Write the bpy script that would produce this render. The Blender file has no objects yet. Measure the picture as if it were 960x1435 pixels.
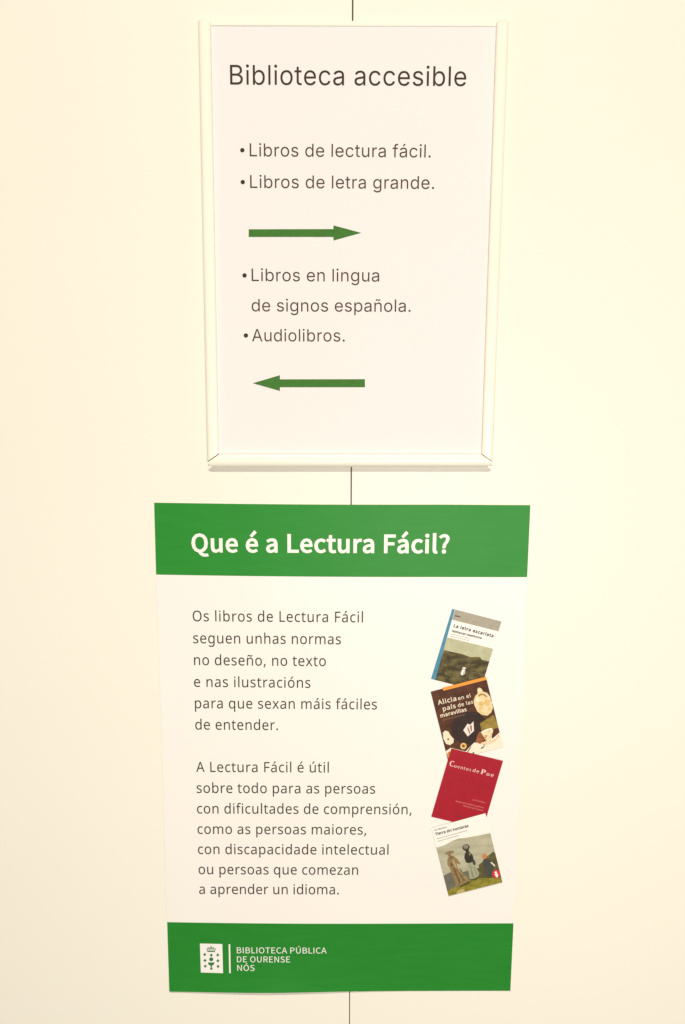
import bpy, bmesh, math, random
from mathutils import Vector, Matrix
from mathutils.geometry import delaunay_2d_cdt
random.seed(4)
sc = bpy.context.scene
col = sc.collection

# ------------------------------------------------------------------ camera
F_PX = 1250.0                       # focal length in photograph pixels (photo is 960 x 1435)
PITCH = math.radians(10.1)
EYE = Vector((0.0, -0.725, 1.50))
cam = bpy.data.cameras.new('camera'); cam_o = bpy.data.objects.new('camera', cam); col.objects.link(cam_o)
cam.sensor_fit = 'VERTICAL'; cam.sensor_height = 36.0; cam.lens = F_PX / 1435.0 * 36.0
cam.clip_start = 0.01; cam.clip_end = 50.0
cam_o.location = EYE
ROLL = math.radians(0.086)
cam_m = Matrix.Rotation(math.radians(90) - PITCH, 4, 'X') @ Matrix.Rotation(ROLL, 4, 'Z')
cam_o.rotation_euler = cam_m.to_euler()
sc.camera = cam_o

# ------------------------------------------------------------------ light and exposure
sc.view_settings.view_transform = 'Standard'; sc.view_settings.look = 'None'
sc.view_settings.gamma = 1.0; sc.view_settings.exposure = 0.11
W = bpy.data.worlds.new('World'); sc.world = W; W.use_nodes = True
W.node_tree.nodes['Background'].inputs[0].default_value = (1.0, 0.95, 0.87, 1)
W.node_tree.nodes['Background'].inputs[1].default_value = 0.25

def lamp(name, loc, target, size, energy, color, size_y=None):
    l = bpy.data.lights.new(name, 'AREA'); l.energy = energy; l.color = color; l.size = size
    if size_y: l.shape = 'RECTANGLE'; l.size_y = size_y
    o = bpy.data.objects.new(name, l); col.objects.link(o); o.location = loc
    o.rotation_euler = (Vector(target) - Vector(loc)).to_track_quat('-Z', 'Y').to_euler()
    return o
lamp('ceiling_lamp', (0.08, -2.85, 4.6), (0.05, 0, 1.30), 0.5, 143.0, (1.0, 0.93, 0.82), 0.25)
lamp('fill_lamp', (0.20, -1.2, 1.15), (0.10, 0, 1.16), 0.4, 7.3, (1.0, 0.96, 0.88), 0.4)  # unseen fill, added to brighten the wall and poster from the front

# ------------------------------------------------------------------ helpers
def at(px, py, y=0.0):
    """point of the plane y = const of the wall that was measured at photo pixel (px, py)"""
    d = cam_m.to_3x3() @ Vector((px - 480.0, -(py - 717.5), -F_PX))
    t = (y - EYE.y) / d.y
    return EYE + d * t

def mat(name, color, rough=0.6, spec=0.5, tint=None, scale=40, amount=0.5, stretch=(1, 1, 1), bump=0.0, bump_scale=600, detail=4.0, mid=(0.35, 0.65), coat=0.0):
    m = bpy.data.materials.new(name); m.use_nodes = True
    nt = m.node_tree; N = nt.nodes; L = nt.links; b = N['Principled BSDF']
    b.inputs['Base Color'].default_value = (*color, 1); b.inputs['Roughness'].default_value = rough
    b.inputs['Specular IOR Level'].default_value = spec
    if coat: b.inputs['Coat Weight'].default_value = coat; b.inputs['Coat Roughness'].default_value = 0.25
    tc = N.new('ShaderNodeTexCoord'); mp = N.new('ShaderNodeMapping'); mp.inputs['Scale'].default_value = stretch
    L.new(tc.outputs['Object'], mp.inputs[0])
    if tint:
        n = N.new('ShaderNodeTexNoise'); n.inputs['Scale'].default_value = scale; n.inputs['Detail'].default_value = detail
        r = N.new('ShaderNodeMapRange'); r.inputs[1].default_value = mid[0]; r.inputs[2].default_value = mid[1]; r.inputs[4].default_value = amount
        x = N.new('ShaderNodeMix'); x.data_type = 'RGBA'
        L.new(mp.outputs[0], n.inputs['Vector']); L.new(n.outputs['Fac'], r.inputs[0]); L.new(r.outputs[0], x.inputs[0])
        x.inputs[6].default_value = (*color, 1); x.inputs[7].default_value = (*tint, 1)
        L.new(x.outputs[2], b.inputs['Base Color'])
    if bump:
        n2 = N.new('ShaderNodeTexNoise'); n2.inputs['Scale'].default_value = bump_scale; n2.inputs['Detail'].default_value = 3
        bp = N.new('ShaderNodeBump'); bp.inputs['Strength'].default_value = bump; bp.inputs['Distance'].default_value = 0.0005
        L.new(tc.outputs['Object'], n2.inputs['Vector']); L.new(n2.outputs['Fac'], bp.inputs['Height']); L.new(bp.outputs[0], b.inputs['Normal'])
    return m

M = {}
M['laminate'] = mat('cream_laminate', (0.83, 0.785, 0.685), 0.42, 0.4, (0.815, 0.765, 0.66), 3, 0.5, bump=0.05, bump_scale=900)
M['edge'] = mat('laminate_edge', (0.30, 0.24, 0.16), 0.7)
M['dark'] = mat('dark_backing', (0.16, 0.115, 0.07), 0.9)
M['plastic'] = mat('white_plastic', (0.87, 0.835, 0.71), 0.32, 0.5, (0.86, 0.82, 0.70), 30, 0.5)
M['paper'] = mat('notice_paper', (0.83, 0.742, 0.722), 0.6, 0.3, (0.82, 0.730, 0.708), 14, 0.6, bump=0.08, bump_scale=1500)
M['poster_paper'] = mat('poster_paper', (0.83, 0.785, 0.735), 0.42, 0.45, (0.825, 0.77, 0.72), 9, 0.7, bump=0.04, bump_scale=1200)
M['toner'] = mat('black_toner', (0.034, 0.024, 0.018), 0.6, 0.25)
M['toner_grey'] = mat('grey_toner', (0.060, 0.046, 0.036), 0.6, 0.25)
M['ink_text'] = mat('dark_ink', (0.046, 0.038, 0.030), 0.6, 0.25)
M['arrow'] = mat('dull_green_ink', (0.044, 0.155, 0.022), 0.6, 0.2, (0.056, 0.18, 0.030), 300, 0.7)
M['green'] = mat('green_ink', (0.017, 0.225, 0.021), 0.42, 0.2, (0.026, 0.250, 0.031), 120, 0.6, stretch=(0.25, 1, 2.0), mid=(0.3, 0.7))
M['green2'] = mat('green_ink_deep', (0.014, 0.20, 0.018), 0.46, 0.22, (0.023, 0.222, 0.027), 120, 0.6, stretch=(0.25, 1, 2.0), mid=(0.3, 0.7))
M['white_ink'] = mat('unprinted_white', (0.83, 0.79, 0.74), 0.45)

def T(o, label=None, cat=None, group=None, kind=None):
    for k, v in (('label', label), ('category', cat), ('group', group), ('kind', kind)):
        if v: o[k] = v
    return o
def empty(name, loc, label, cat):
    o = bpy.data.objects.new(name, None); col.objects.link(o); o.location = loc; o.empty_display_size = 0.05
    return T(o, label, cat)
def world_origin(o):
    v = Vector((0, 0, 0))
    while o: v = v + Vector(o.location); o = o.parent
    return v
def link(name, verts, faces, m, parent=None, label=None, smooth=False, origin=None):
    """world-space verts -> ONE mesh object whose origin sits at its middle (or at origin)"""
    vs = [Vector(v) for v in verts]
    if origin is None:
        lo = Vector([min(v[i] for v in vs) for i in range(3)]); hi = Vector([max(v[i] for v in vs) for i in range(3)])
        origin = (lo + hi) / 2
    me = bpy.data.meshes.new(name); me.from_pydata([tuple(v - origin) for v in vs], [], faces); me.update()
    bm = bmesh.new(); bm.from_mesh(me)
    if smooth != 'keep': bmesh.ops.recalc_face_normals(bm, faces=bm.faces)
    bm.to_mesh(me); bm.free()
    me.materials.append(m)
    if smooth:
        for p in me.polygons: p.use_smooth = True
    o = bpy.data.objects.new(name, me); col.objects.link(o)
    if parent: o.parent = parent; o.location = origin - world_origin(parent)
    else: o.location = origin
    if label: o['label'] = label
    return o

# --- glyph outlines as plain polygons: {face: (cap height, {character: (advance, contours)})}
GLYPHS = {
'arial': (509, {
 ' ': (188, ''),
 '.': (188, '95,-4 78,-1 63,9 53,24 50,41 53,59 63,73 78,83 95,87 113,83 128,73 138,59 141,41 138,24 128,9 113,-1'),
 'A': (480, '16,0 85,0 135,142 344,142 395,0 463,0 276,509 201,509/191,302 213,371 239,456 264,372 287,302 324,199 155,199'),
 'B': (456, '60,0 60,509 241,509 289,504 329,491 359,469 381,442 394,410 398,374 395,344 387,320 356,286 315,267 315,262 339,257 363,245 385,227 402,203 414,173 418,136 413,100 400,67 377,39 344,18 301,4 247,0/125,57 245,57 296,63 330,80 349,105 355,137 352,161 342,184 327,203 306,218 279,228 248,231 125,231/125,285 238,285 288,296 308,309 323,326 333,348 336,372 330,403 313,429 283,446 240,452 125,452'),
 'L': (393, '60,0 60,509 125,509 125,57 361,57 361,0'),
 'a': (389, '160,-9 126,-5 94,5 68,22 48,45 35,73 30,108 34,138 43,161 58,179 78,193 125,211 178,220 234,227 265,235 273,243 276,255 276,257 267,297 240,322 196,331 149,322 118,301 100,274 41,291 57,322 79,346 104,364 133,375 194,384 239,379 286,360 306,343 322,320 333,290 337,251 337,0 277,0 277,52 272,52 252,25 215,1/170,45 202,49 228,59 248,74 263,93 272,115 276,138 276,190 259,182 231,176 200,171 175,168 134,159 103,139 95,124 92,105 102,72 130,52'),
 'b': (424, '229,-8 198,-5 172,4 138,31 118,59 112,59 112,0 53,0 53,509 114,509 114,319 118,319 137,346 171,373 197,381 229,384 274,378 313,361 345,332 370,293 385,245 390,189 385,133 370,84 346,45 313,16 274,-2/220,47 253,51 279,66 301,88 316,117 325,151 328,189 325,227 316,261 301,290 280,311 253,325 220,330 188,325 161,312 140,291 125,263 116,229 113,189 116,150 125,115 140,86 162,65 188,51'),
 'c': (396, '207,-8 159,-2 117,16 82,46 56,85 40,133 34,187 40,243 56,291 82,330 117,360 159,378 207,384 260,377 305,356 340,322 362,277 303,262 290,289 270,311 242,325 207,330 173,325 145,310 124,287 108,258 99,224 96,187 99,151 108,117 124,89 145,66 173,51 207,46 243,52 271,66 292,89 304,117 363,102 341,56 306,21 261,-1'),
 'd': (424, '195,-8 151,-2 111,16 79,45 55,84 39,133 34,189 39,245 55,293 79,332 112,361 151,378 196,384 228,381 253,373 287,346 306,319 311,319 311,509 372,509 372,0 313,0 313,59 307,59 287,31 252,4 227,-5/205,47 236,51 263,65 284,86 299,115 309,150 312,189 309,229 300,263 284,291 263,312 237,325 205,330 172,325 145,311 124,290 108,261 99,227 96,189 99,151 109,117 124,88 145,66 172,51'),
 'e': (404, '34,187 40,132 56,85 82,46 117,16 161,-2 212,-8 249,-5 283,4 311,19 335,39 353,63 365,91 306,105 285,73 254,53 212,46 179,50 151,61 128,80 110,106 100,139 97,169 371,169 371,194 368,242 357,282 341,315 319,341 294,361 266,374 205,384 157,378 115,359 81,329 55,290 39,242/146,313 173,326 205,330 237,326 263,314 283,294 298,269 307,237 308,221 97,221 99,241 109,270 125,294'),
 'f': (254, '142,0 142,327 228,327 228,379 142,379 142,419 145,443 154,460 171,470 195,474 215,472 227,468 243,521 222,527 187,530 135,519 113,505 96,486 84,461 81,432 81,379 6,379 6,327 81,327 81,0'),
 'g': (425, '207,-151 168,-148 134,-140 82,-110 51,-69 101,-41 122,-66 154,-88 207,-97 249,-92 282,-75 304,-47 311,-6 311,68 306,68 287,41 252,16 227,8 195,5 152,10 113,27 80,53 55,90 39,136 34,191 39,246 55,293 80,332 112,361 152,378 196,384 228,382 253,373 288,346 308,319 313,319 313,379 372,379 372,-9 367,-54 350,-90 324,-117 291,-136 251,-147/205,59 237,63 264,75 285,95 300,121 309,154 312,193 309,231 300,264 285,291 264,312 237,325 205,330 172,325 145,312 124,290 109,262 99,229 96,193 99,155 109,123 124,96 145,76 172,63'),
 'i': (167, '53,0 53,379 114,379 114,0/84,443 67,446 54,455 44,468 41,483 44,499 54,512 67,521 84,524 100,521 114,512 123,499 126,483 123,468 114,455 100,446'),
 'l': (167, '53,0 114,0 114,509 53,509'),
 'n': (410, '53,0 114,0 114,227 117,257 126,283 141,303 161,317 184,326 210,329 246,323 273,304 290,275 296,235 296,0 357,0 357,240 353,285 341,321 321,349 295,369 264,380 227,384 187,379 152,362 124,332 112,307 112,379 53,379'),
 'o': (415, '207,-8 159,-2 117,16 82,46 56,85 40,133 34,187 40,243 56,291 82,330 117,360 159,378 207,384 256,378 299,360 333,330 359,291 376,243 381,187 376,133 359,85 333,46 299,16 256,-2/207,46 242,51 270,66 292,89 307,117 316,151 319,187 316,224 307,258 292,287 270,310 242,325 207,330 173,325 145,310 124,287 108,258 99,224 96,187 99,151 108,117 124,89 145,66 173,51'),
 'p': (424, '53,-143 53,379 112,379 112,319 118,319 137,346 171,373 197,381 229,384 274,378 313,361 345,332 370,293 385,245 390,189 385,133 370,84 346,45 313,16 274,-2 229,-8 198,-5 173,4 138,31 118,59 114,59 114,-143/220,47 253,51 279,66 301,88 316,117 325,151 328,189 325,227 316,261 301,290 280,311 253,325 220,330 188,325 161,312 140,291 125,263 116,229 113,189 116,150 125,115 140,86 162,65 188,51'),
 'r': (259, '53,0 53,379 112,379 112,321 115,321 130,347 152,367 181,380 213,385 229,384 243,384 243,322 230,324 207,326 182,323 159,315 140,301 126,284 117,262 114,237 114,0'),
 's': (365, '182,-8 145,-5 112,3 84,18 62,38 45,63 36,94 94,107 105,79 124,60 150,49 181,45 217,50 244,62 262,81 268,103 265,121 254,136 237,147 212,155 149,170 104,186 72,208 53,237 47,274 51,305 65,332 87,354 115,370 149,381 187,384 223,381 254,372 279,358 299,339 324,290 268,277 258,298 243,316 219,328 187,333 156,329 131,317 114,299 109,277 112,258 124,243 172,223 229,209 275,194 306,171 325,142 331,107 326,75 312,47 290,24 260,6 223,-5'),
 't': (227, '65,93 72,52 92,21 125,2 168,-4 192,-3 213,2 202,54 185,51 170,50 150,53 136,61 128,76 126,98 126,327 204,327 204,379 126,379 126,471 65,471 65,379 6,379 6,327 65,327'),
 'u': (410, '53,379 53,139 57,95 69,59 89,31 115,11 146,-1 182,-5 222,0 257,17 286,47 298,73 298,0 357,0 357,379 296,379 296,153 293,122 283,97 268,77 249,62 226,53 200,50 164,56 137,75 119,105 114,144 114,379'),
 'á': (389, '160,-9 126,-5 94,5 68,22 48,45 35,73 30,108 34,138 43,161 58,179 78,193 125,211 178,220 234,227 265,235 273,243 276,255 276,257 267,297 240,322 196,331 149,322 118,301 100,274 41,291 57,322 79,346 104,364 133,375 194,384 239,379 286,360 306,343 322,320 333,290 337,251 337,0 277,0 277,52 272,52 252,25 215,1/170,45 202,49 228,59 248,74 263,93 272,115 276,138 276,190 259,182 231,176 200,171 175,168 134,159 103,139 95,124 92,105 102,72 130,52/162,429 210,529 278,529 212,429'),
 'ñ': (410, '53,0 114,0 114,227 117,257 126,283 141,303 161,317 184,326 210,329 246,323 273,304 290,275 296,235 296,0 357,0 357,240 353,285 341,321 321,349 295,369 264,380 227,384 187,379 152,362 124,332 112,307 112,379 53,379/167,475 182,470 202,460 225,450 250,446 272,451 289,466 300,488 304,517 262,517 256,496 243,490 226,494 207,504 185,514 161,518 137,513 120,498 110,476 106,448 149,448 153,466'),
 '•': (389, '194,93 166,96 139,107 117,124 100,147 89,173 85,202 89,231 100,257 117,279 139,296 166,307 194,311 223,307 249,296 272,279 289,257 300,231 304,202 300,173 289,147 272,124 249,107 223,96'),
}),
'bold': (257, {
 ' ': (79, ''),
 '?': (166, '62,77 91,77 103,123 131,161 147,204 139,238 116,259 82,267 44,258 15,235 33,218 54,234 78,240 107,229 116,202 100,165 73,128/77,-5 94,2 101,20 94,37 77,44 61,37 55,20 61,2'),
 'A': (213, '1,0 34,0 59,78 153,78 177,0 211,0 124,257 88,257/67,104 79,144 105,230 106,230 132,144 145,104'),
 'B': (230, '35,0 117,0 168,8 202,33 214,75 208,105 189,126 162,137 162,138 190,159 200,194 188,230 157,250 111,257 35,257/68,148 68,231 107,231 141,227 161,214 168,190 161,167 141,153 106,148/68,26 68,123 112,123 151,118 174,102 182,76 174,48 150,31 112,26'),
 'C': (224, '132,-5 176,5 211,32 193,53 166,32 133,24 91,37 63,73 54,129 64,185 92,220 134,233 164,226 187,209 204,230 175,252 134,261 76,245 35,200 20,128 35,57 75,11'),
 'D': (241, '35,0 101,0 166,15 206,60 220,129 206,199 166,242 99,257 35,257/68,27 68,230 97,230 147,219 177,184 187,129 177,74 147,39 97,27'),
 'E': (207, '35,0 187,0 187,28 68,28 68,121 165,121 165,149 68,149 68,229 183,229 183,257 35,257'),
 'F': (194, '35,0 68,0 68,115 166,115 166,143 68,143 68,229 183,229 183,257 35,257'),
 'I': (103, '35,0 68,0 68,257 35,257'),
 'L': (190, '35,0 180,0 180,28 68,28 68,257 35,257'),
 'N': (254, '35,0 66,0 66,135 62,215 63,215 91,162 185,0 218,0 218,257 187,257 187,123 192,42 190,42 162,95 68,257 35,257'),
 'O': (260, '130,-5 187,12 225,58 239,129 225,200 187,245 130,261 73,245 34,200 20,129 34,58 73,12/130,24 90,37 63,73 54,129 63,185 90,220 130,233 170,220 197,185 206,129 197,73 170,37'),
 'P': (222, '35,0 68,0 68,102 110,102 160,111 192,137 204,181 192,226 159,250 109,257 35,257/68,129 68,230 104,230 142,226 165,211 172,181 165,151 143,134 106,129'),
 'Q': (260, '130,22 90,36 63,72 54,129 63,185 90,220 130,233 170,220 197,185 206,129 197,72 170,36/208,-64 245,-58 239,-34 212,-37 174,-29 149,-3 196,19 228,64 239,129 225,200 187,245 130,261 73,245 34,200 20,129 32,63 65,18 114,-4 134,-35 166,-56'),
 'R': (223, '68,135 68,230 111,230 145,226 166,212 173,185 166,157 145,140 111,135/176,0 213,0 147,112 178,126 198,150 205,185 194,227 162,250 116,257 35,257 35,0 68,0 68,109 114,109'),
 'S': (209, '106,-5 153,5 183,31 194,68 187,100 168,122 141,137 104,153 75,168 62,196 75,223 110,233 142,226 168,209 185,230 152,252 110,261 68,252 39,228 29,193 37,162 57,141 81,127 118,111 148,94 161,65 154,44 136,29 107,24 68,33 36,56 17,33 56,6'),
 'T': (210, '89,0 121,0 121,229 199,229 199,257 11,257 11,229 89,229'),
 'U': (253, '126,-5 173,6 206,41 218,106 218,257 187,257 187,105 179,57 157,31 126,24 96,31 75,57 67,105 67,257 34,257 34,106 47,41 79,6'),
 'a': (197, '76,-5 109,3 139,23 140,23 143,0 169,0 169,117 162,158 141,185 103,195 61,187 29,170 41,148 67,162 98,168 122,161 134,144 137,120 71,107 33,84 21,49 28,20 47,2/85,21 61,28 51,51 59,73 87,89 137,99 137,46 111,28'),
 'c': (179, '107,-5 140,2 169,19 155,41 134,28 110,22 79,31 59,57 51,95 59,133 80,159 111,168 131,164 149,152 165,173 142,188 110,195 64,183 31,149 18,95 30,41 62,7'),
 'e': (194, '109,-5 144,1 172,15 160,36 138,25 113,21 81,29 59,52 50,88 178,88 179,106 170,153 145,184 103,195 62,183 31,148 18,95 31,41 63,7/49,110 59,142 79,163 104,169 129,163 146,143 151,110'),
 'i': (97, '32,0 64,0 64,190 32,190/48,229 64,235 70,251 64,266 48,271 33,266 27,251 33,235'),
 'l': (100, '66,-5 84,-2 80,23 73,22 67,25 64,36 64,279 32,279 32,38 40,7'),
 'r': (136, '32,0 64,0 64,122 87,156 112,166 131,163 137,191 116,195 86,184 62,155 58,190 32,190'),
 't': (132, '92,-5 127,2 121,27 99,21 76,31 70,58 70,164 121,164 121,190 70,190 70,244 43,244 40,190 9,188 9,164 38,164 38,59 43,25 60,3'),
 'u': (213, '88,-5 122,5 151,30 152,30 154,0 181,0 181,190 149,190 149,55 124,31 97,23 77,28 65,45 62,74 62,190 29,190 29,70 36,29 55,4'),
 'Ó': (260, '130,-5 187,12 225,58 239,129 225,200 187,245 130,261 73,245 34,200 20,129 34,58 73,12/130,24 90,37 63,73 54,129 63,185 90,220 130,233 170,220 197,185 206,129 197,73 170,37/123,273 182,318 164,340 109,289'),
 'Ú': (253, '126,-5 173,6 206,41 218,106 218,257 187,257 187,105 179,57 157,31 126,24 96,31 75,57 67,105 67,257 34,257 34,106 47,41 79,6/119,273 179,318 160,340 105,289'),
 'á': (197, '76,-5 109,3 139,23 140,23 143,0 169,0 169,117 162,158 141,185 103,195 61,187 29,170 41,148 67,162 98,168 122,161 134,144 137,120 71,107 33,84 21,49 28,20 47,2/85,21 61,28 51,51 59,73 87,89 137,99 137,46 111,28/99,224 160,284 138,305 83,240'),
 'é': (194, '109,-5 144,1 172,15 160,36 138,25 113,21 81,29 59,52 50,88 178,88 179,106 170,153 145,184 103,195 62,183 31,148 18,95 31,41 63,7/49,110 59,142 79,163 104,169 129,163 146,143 151,110/98,224 159,284 137,305 81,240'),
}),
'body': (573, {
 ' ': (208, ''),
 ',': (215, '154,84 136,23 111,-42 85,-103 33,-103 49,-38 63,31 73,93 148,93'),
 '.': (215, '58,43 61,69 72,85 88,94 107,97 126,94 142,85 153,69 157,43 153,18 142,2 126,-8 107,-11 88,-8 72,2 61,18'),
 'A': (512, '437,0 368,177 141,177 73,0 0,0 224,575 289,575 512,0/282,415 274,438 263,473 255,500 247,468 238,438 230,415 165,241 346,241'),
 'C': (507, '323,517 280,513 241,502 206,482 178,456 155,423 139,383 129,337 125,286 131,220 147,164 175,117 213,83 262,62 322,55 394,62 460,78 460,15 393,-2 312,-8 232,1 166,28 115,72 78,131 56,203 49,287 53,349 67,406 89,456 120,499 159,534 206,559 261,575 324,581 409,572 482,547 453,486 394,508'),
 'F': (416, '150,0 78,0 78,573 398,573 398,509 150,509 150,306 383,306 383,243 150,243'),
 'H': (594, '516,0 443,0 443,267 150,267 150,0 78,0 78,573 150,573 150,330 443,330 443,573 516,573'),
 'L': (420, '78,0 78,573 150,573 150,64 400,64 400,0'),
 'N': (609, '532,0 447,0 141,476 138,476 141,432 143,378 144,320 144,0 78,0 78,573 161,573 467,99 470,99 468,137 466,193 464,249 464,573 532,573'),
 'O': (626, '577,287 573,224 561,166 540,116 510,73 473,38 428,13 375,-3 314,-8 251,-3 196,13 151,39 114,73 85,116 65,167 53,224 49,288 56,370 78,442 114,500 166,545 232,572 314,581 393,572 459,545 510,501 547,442 570,370/125,287 130,220 145,163 171,117 207,83 255,62 314,55 373,62 420,83 456,117 481,163 496,220 501,287 490,384 456,457 421,491 373,511 314,518 255,511 207,490 171,457 145,411 130,354'),
 'P': (485, '229,573 326,562 393,528 421,495 439,454 444,404 433,336 417,306 395,278 364,255 324,238 275,227 216,223 150,223 150,0 78,0 78,573/223,511 150,511 150,285 208,285 258,288 298,296 330,311 352,334 365,363 370,401 361,449 334,484 289,504'),
 'T': (446, '259,0 187,0 187,509 8,509 8,573 437,573 437,509 259,509'),
 'a': (450, '231,437 299,428 347,403 376,358 385,293 385,0 334,0 320,61 317,61 279,22 234,-1 172,-8 136,-5 103,6 75,23 55,48 41,80 37,119 50,176 87,219 152,245 243,257 316,259 316,285 310,330 293,359 265,375 227,380 163,370 106,347 84,400 151,426/252,208 184,200 141,182 118,155 110,119 115,87 132,66 157,53 188,49 238,56 279,79 306,117 315,172 315,210'),
 'b': (493, '139,461 138,410 135,373 139,373 161,398 189,419 226,432 272,437 322,431 365,412 401,381 428,338 444,283 449,215 444,147 427,91 400,48 365,17 322,-2 272,-8 226,-3 189,10 161,31 139,55 133,55 119,0 68,0 68,609 139,609/260,379 219,374 188,361 165,339 150,308 142,268 139,217 139,214 145,144 165,93 202,61 261,51 312,61 348,93 369,145 376,216 369,287 348,338 311,368'),
 'c': (385, '241,-8 187,-2 139,15 99,45 69,87 50,143 44,213 51,284 71,342 102,385 142,415 191,432 245,438 309,431 358,415 337,356 292,370 244,376 204,371 172,358 148,335 131,303 120,263 117,213 120,166 131,126 148,94 172,71 202,58 240,53 302,60 351,78 351,15 304,-2'),
 'd': (493, '221,-8 171,-2 128,17 92,48 65,91 49,146 44,214 49,282 66,338 93,381 128,413 171,432 221,438 280,429 323,407 354,374 359,374 356,405 354,438 354,609 425,609 425,0 368,0 358,58 354,58 323,24 279,1/232,51 290,60 328,88 348,135 355,200 355,213 349,284 329,336 291,369 231,379 181,368 146,334 124,281 117,213 124,144 146,93 181,61'),
 'e': (452, '234,438 286,432 329,414 364,385 390,346 406,299 411,244 411,201 117,201 127,137 154,90 197,62 254,52 327,60 392,82 392,20 327,-1 251,-8 194,-2 143,17 101,48 70,91 51,146 44,212 50,277 68,333 96,378 134,411 181,431/233,380 188,372 154,348 130,309 119,257 338,257 335,292 326,322 312,346 292,364 266,376'),
 'f': (276, '266,375 158,375 158,0 87,0 87,375 12,375 12,408 87,432 87,457 92,507 104,547 124,577 152,597 186,609 227,613 274,609 310,599 292,544 262,552 228,556 197,550 175,532 162,502 158,458 158,430 266,430'),
 'g': (493, '221,438 261,434 297,422 329,402 355,373 359,373 369,430 425,430 425,-7 420,-63 404,-109 378,-146 341,-172 293,-187 233,-192 147,-186 78,-165 78,-100 149,-125 237,-134 286,-126 324,-101 347,-63 355,-13 355,4 356,32 358,57 354,57 329,28 299,8 263,-4 221,-8 170,-2 126,18 91,51 56,121 44,214 56,306 91,377 126,411 169,431/230,379 197,374 169,359 147,336 130,303 120,262 117,213 124,143 146,92 182,60 232,50 288,58 309,69 326,85 349,131 356,197 356,214 353,267 343,309 326,340 302,362 270,374'),
 'h': (495, '139,431 138,399 135,370 140,370 174,407 221,429 273,437 321,433 360,421 391,400 413,370 426,330 431,280 431,0 361,0 361,275 355,321 338,353 308,372 265,379 222,374 189,360 166,338 150,308 142,269 139,222 139,0 68,0 68,609 139,609'),
 'i': (207, '139,430 139,0 68,0 68,430/104,591 133,580 142,566 145,546 142,526 133,512 104,501 88,504 75,512 66,526 63,546 66,566 75,580 88,588'),
 'l': (207, '139,0 68,0 68,609 139,609'),
 'm': (750, '540,438 603,429 649,401 676,352 685,280 685,0 615,0 615,277 610,321 594,353 567,372 528,379 474,369 438,342 418,298 411,237 411,0 342,0 342,277 332,333 320,353 303,367 281,376 253,379 215,374 185,360 164,338 150,308 141,269 139,223 139,0 68,0 68,430 125,430 136,371 140,371 173,409 217,431 266,438 312,433 349,420 378,398 398,366 402,366 427,398 461,420 499,433'),
 'n': (495, '275,438 343,429 391,401 421,352 431,280 431,0 361,0 361,275 355,321 338,353 308,372 265,379 204,368 166,338 146,289 139,223 139,0 68,0 68,430 125,430 136,371 140,371 175,409 222,431'),
 'o': (485, '442,216 438,165 428,121 411,82 388,51 359,25 324,7 285,-4 241,-8 200,-4 163,7 129,25 100,51 77,82 59,121 48,165 44,216 50,282 68,336 97,380 137,412 186,431 244,438 299,431 347,412 387,380 417,336 436,282/117,216 120,169 130,128 147,95 172,71 203,56 243,51 282,56 314,71 339,95 356,128 366,169 369,216 365,263 355,303 338,335 314,359 282,374 242,379 185,368 147,335 124,284'),
 'p': (493, '273,438 322,432 365,413 401,383 428,339 444,284 449,216 444,148 427,93 401,49 365,17 322,-2 272,-8 213,1 170,24 139,55 134,55 137,20 139,-16 139,-192 68,-192 68,430 126,430 136,371 139,371 170,405 213,429/260,379 221,374 190,362 167,342 152,313 142,275 139,229 139,216 142,167 150,126 165,93 188,70 220,55 261,51 297,56 326,72 348,98 364,131 373,171 376,217 369,283 348,334 311,367'),
 'q': (493, '354,-9 355,25 358,58 354,58 332,32 303,11 266,-3 219,-8 170,-2 128,17 93,48 66,91 49,146 44,214 50,282 67,338 93,381 129,413 172,432 221,438 267,433 304,419 333,397 355,371 358,371 369,430 425,430 425,-192 354,-192/233,51 272,55 304,67 327,87 342,116 352,153 355,199 355,213 348,285 328,337 290,369 231,379 181,368 145,334 124,281 117,213 124,145 146,93 182,61'),
 'r': (331, '269,438 295,437 319,433 310,368 287,372 264,374 217,363 176,334 149,289 139,229 139,0 68,0 68,430 126,430 134,351 137,351 170,395 214,426 240,435'),
 's': (384, '348,119 343,80 327,49 302,24 268,6 226,-4 176,-8 99,-1 42,19 42,83 104,60 178,49 224,53 256,66 274,86 280,112 271,141 239,167 174,196 103,228 76,245 57,266 45,292 41,324 52,372 85,408 137,430 202,438 275,430 339,409 315,353 258,372 197,380 159,377 131,366 114,350 108,328 119,298 154,274 219,246 289,215 314,197 333,176 344,150'),
 't': (289, '212,50 245,53 272,59 272,5 240,-4 200,-8 167,-5 138,4 112,20 91,44 78,79 74,125 74,375 13,375 13,409 75,437 103,528 144,528 144,430 269,430 269,375 144,375 144,127 149,93 163,69 185,54'),
 'u': (495, '427,430 427,0 370,0 359,57 356,57 321,20 273,-1 220,-8 173,-4 134,8 103,29 81,59 68,99 63,148 63,430 135,430 135,153 141,108 158,76 188,57 230,51 273,55 306,69 330,91 345,121 354,160 357,206 357,430'),
 'v': (407, '163,0 0,430 75,430 167,176 180,137 193,96 201,63 204,63 214,96 227,138 241,176 332,430 407,430 244,0'),
 'w': (630, '346,243 336,276 328,308 321,335 316,357 313,357 308,335 302,307 294,275 284,242 207,1 127,1 9,431 82,431 141,201 153,154 163,109 169,73 172,73 178,97 185,128 193,160 201,188 277,431 354,431 428,188 440,149 451,109 457,74 460,74 466,108 477,153 489,201 549,431 621,431 502,1 419,1'),
 'x': (424, '170,220 22,430 102,430 213,268 322,430 402,430 253,220 410,0 330,0 213,172 94,0 14,0'),
 'z': (377, '346,0 31,0 31,47 262,375 45,375 45,430 340,430 340,377 112,55 346,55'),
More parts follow.
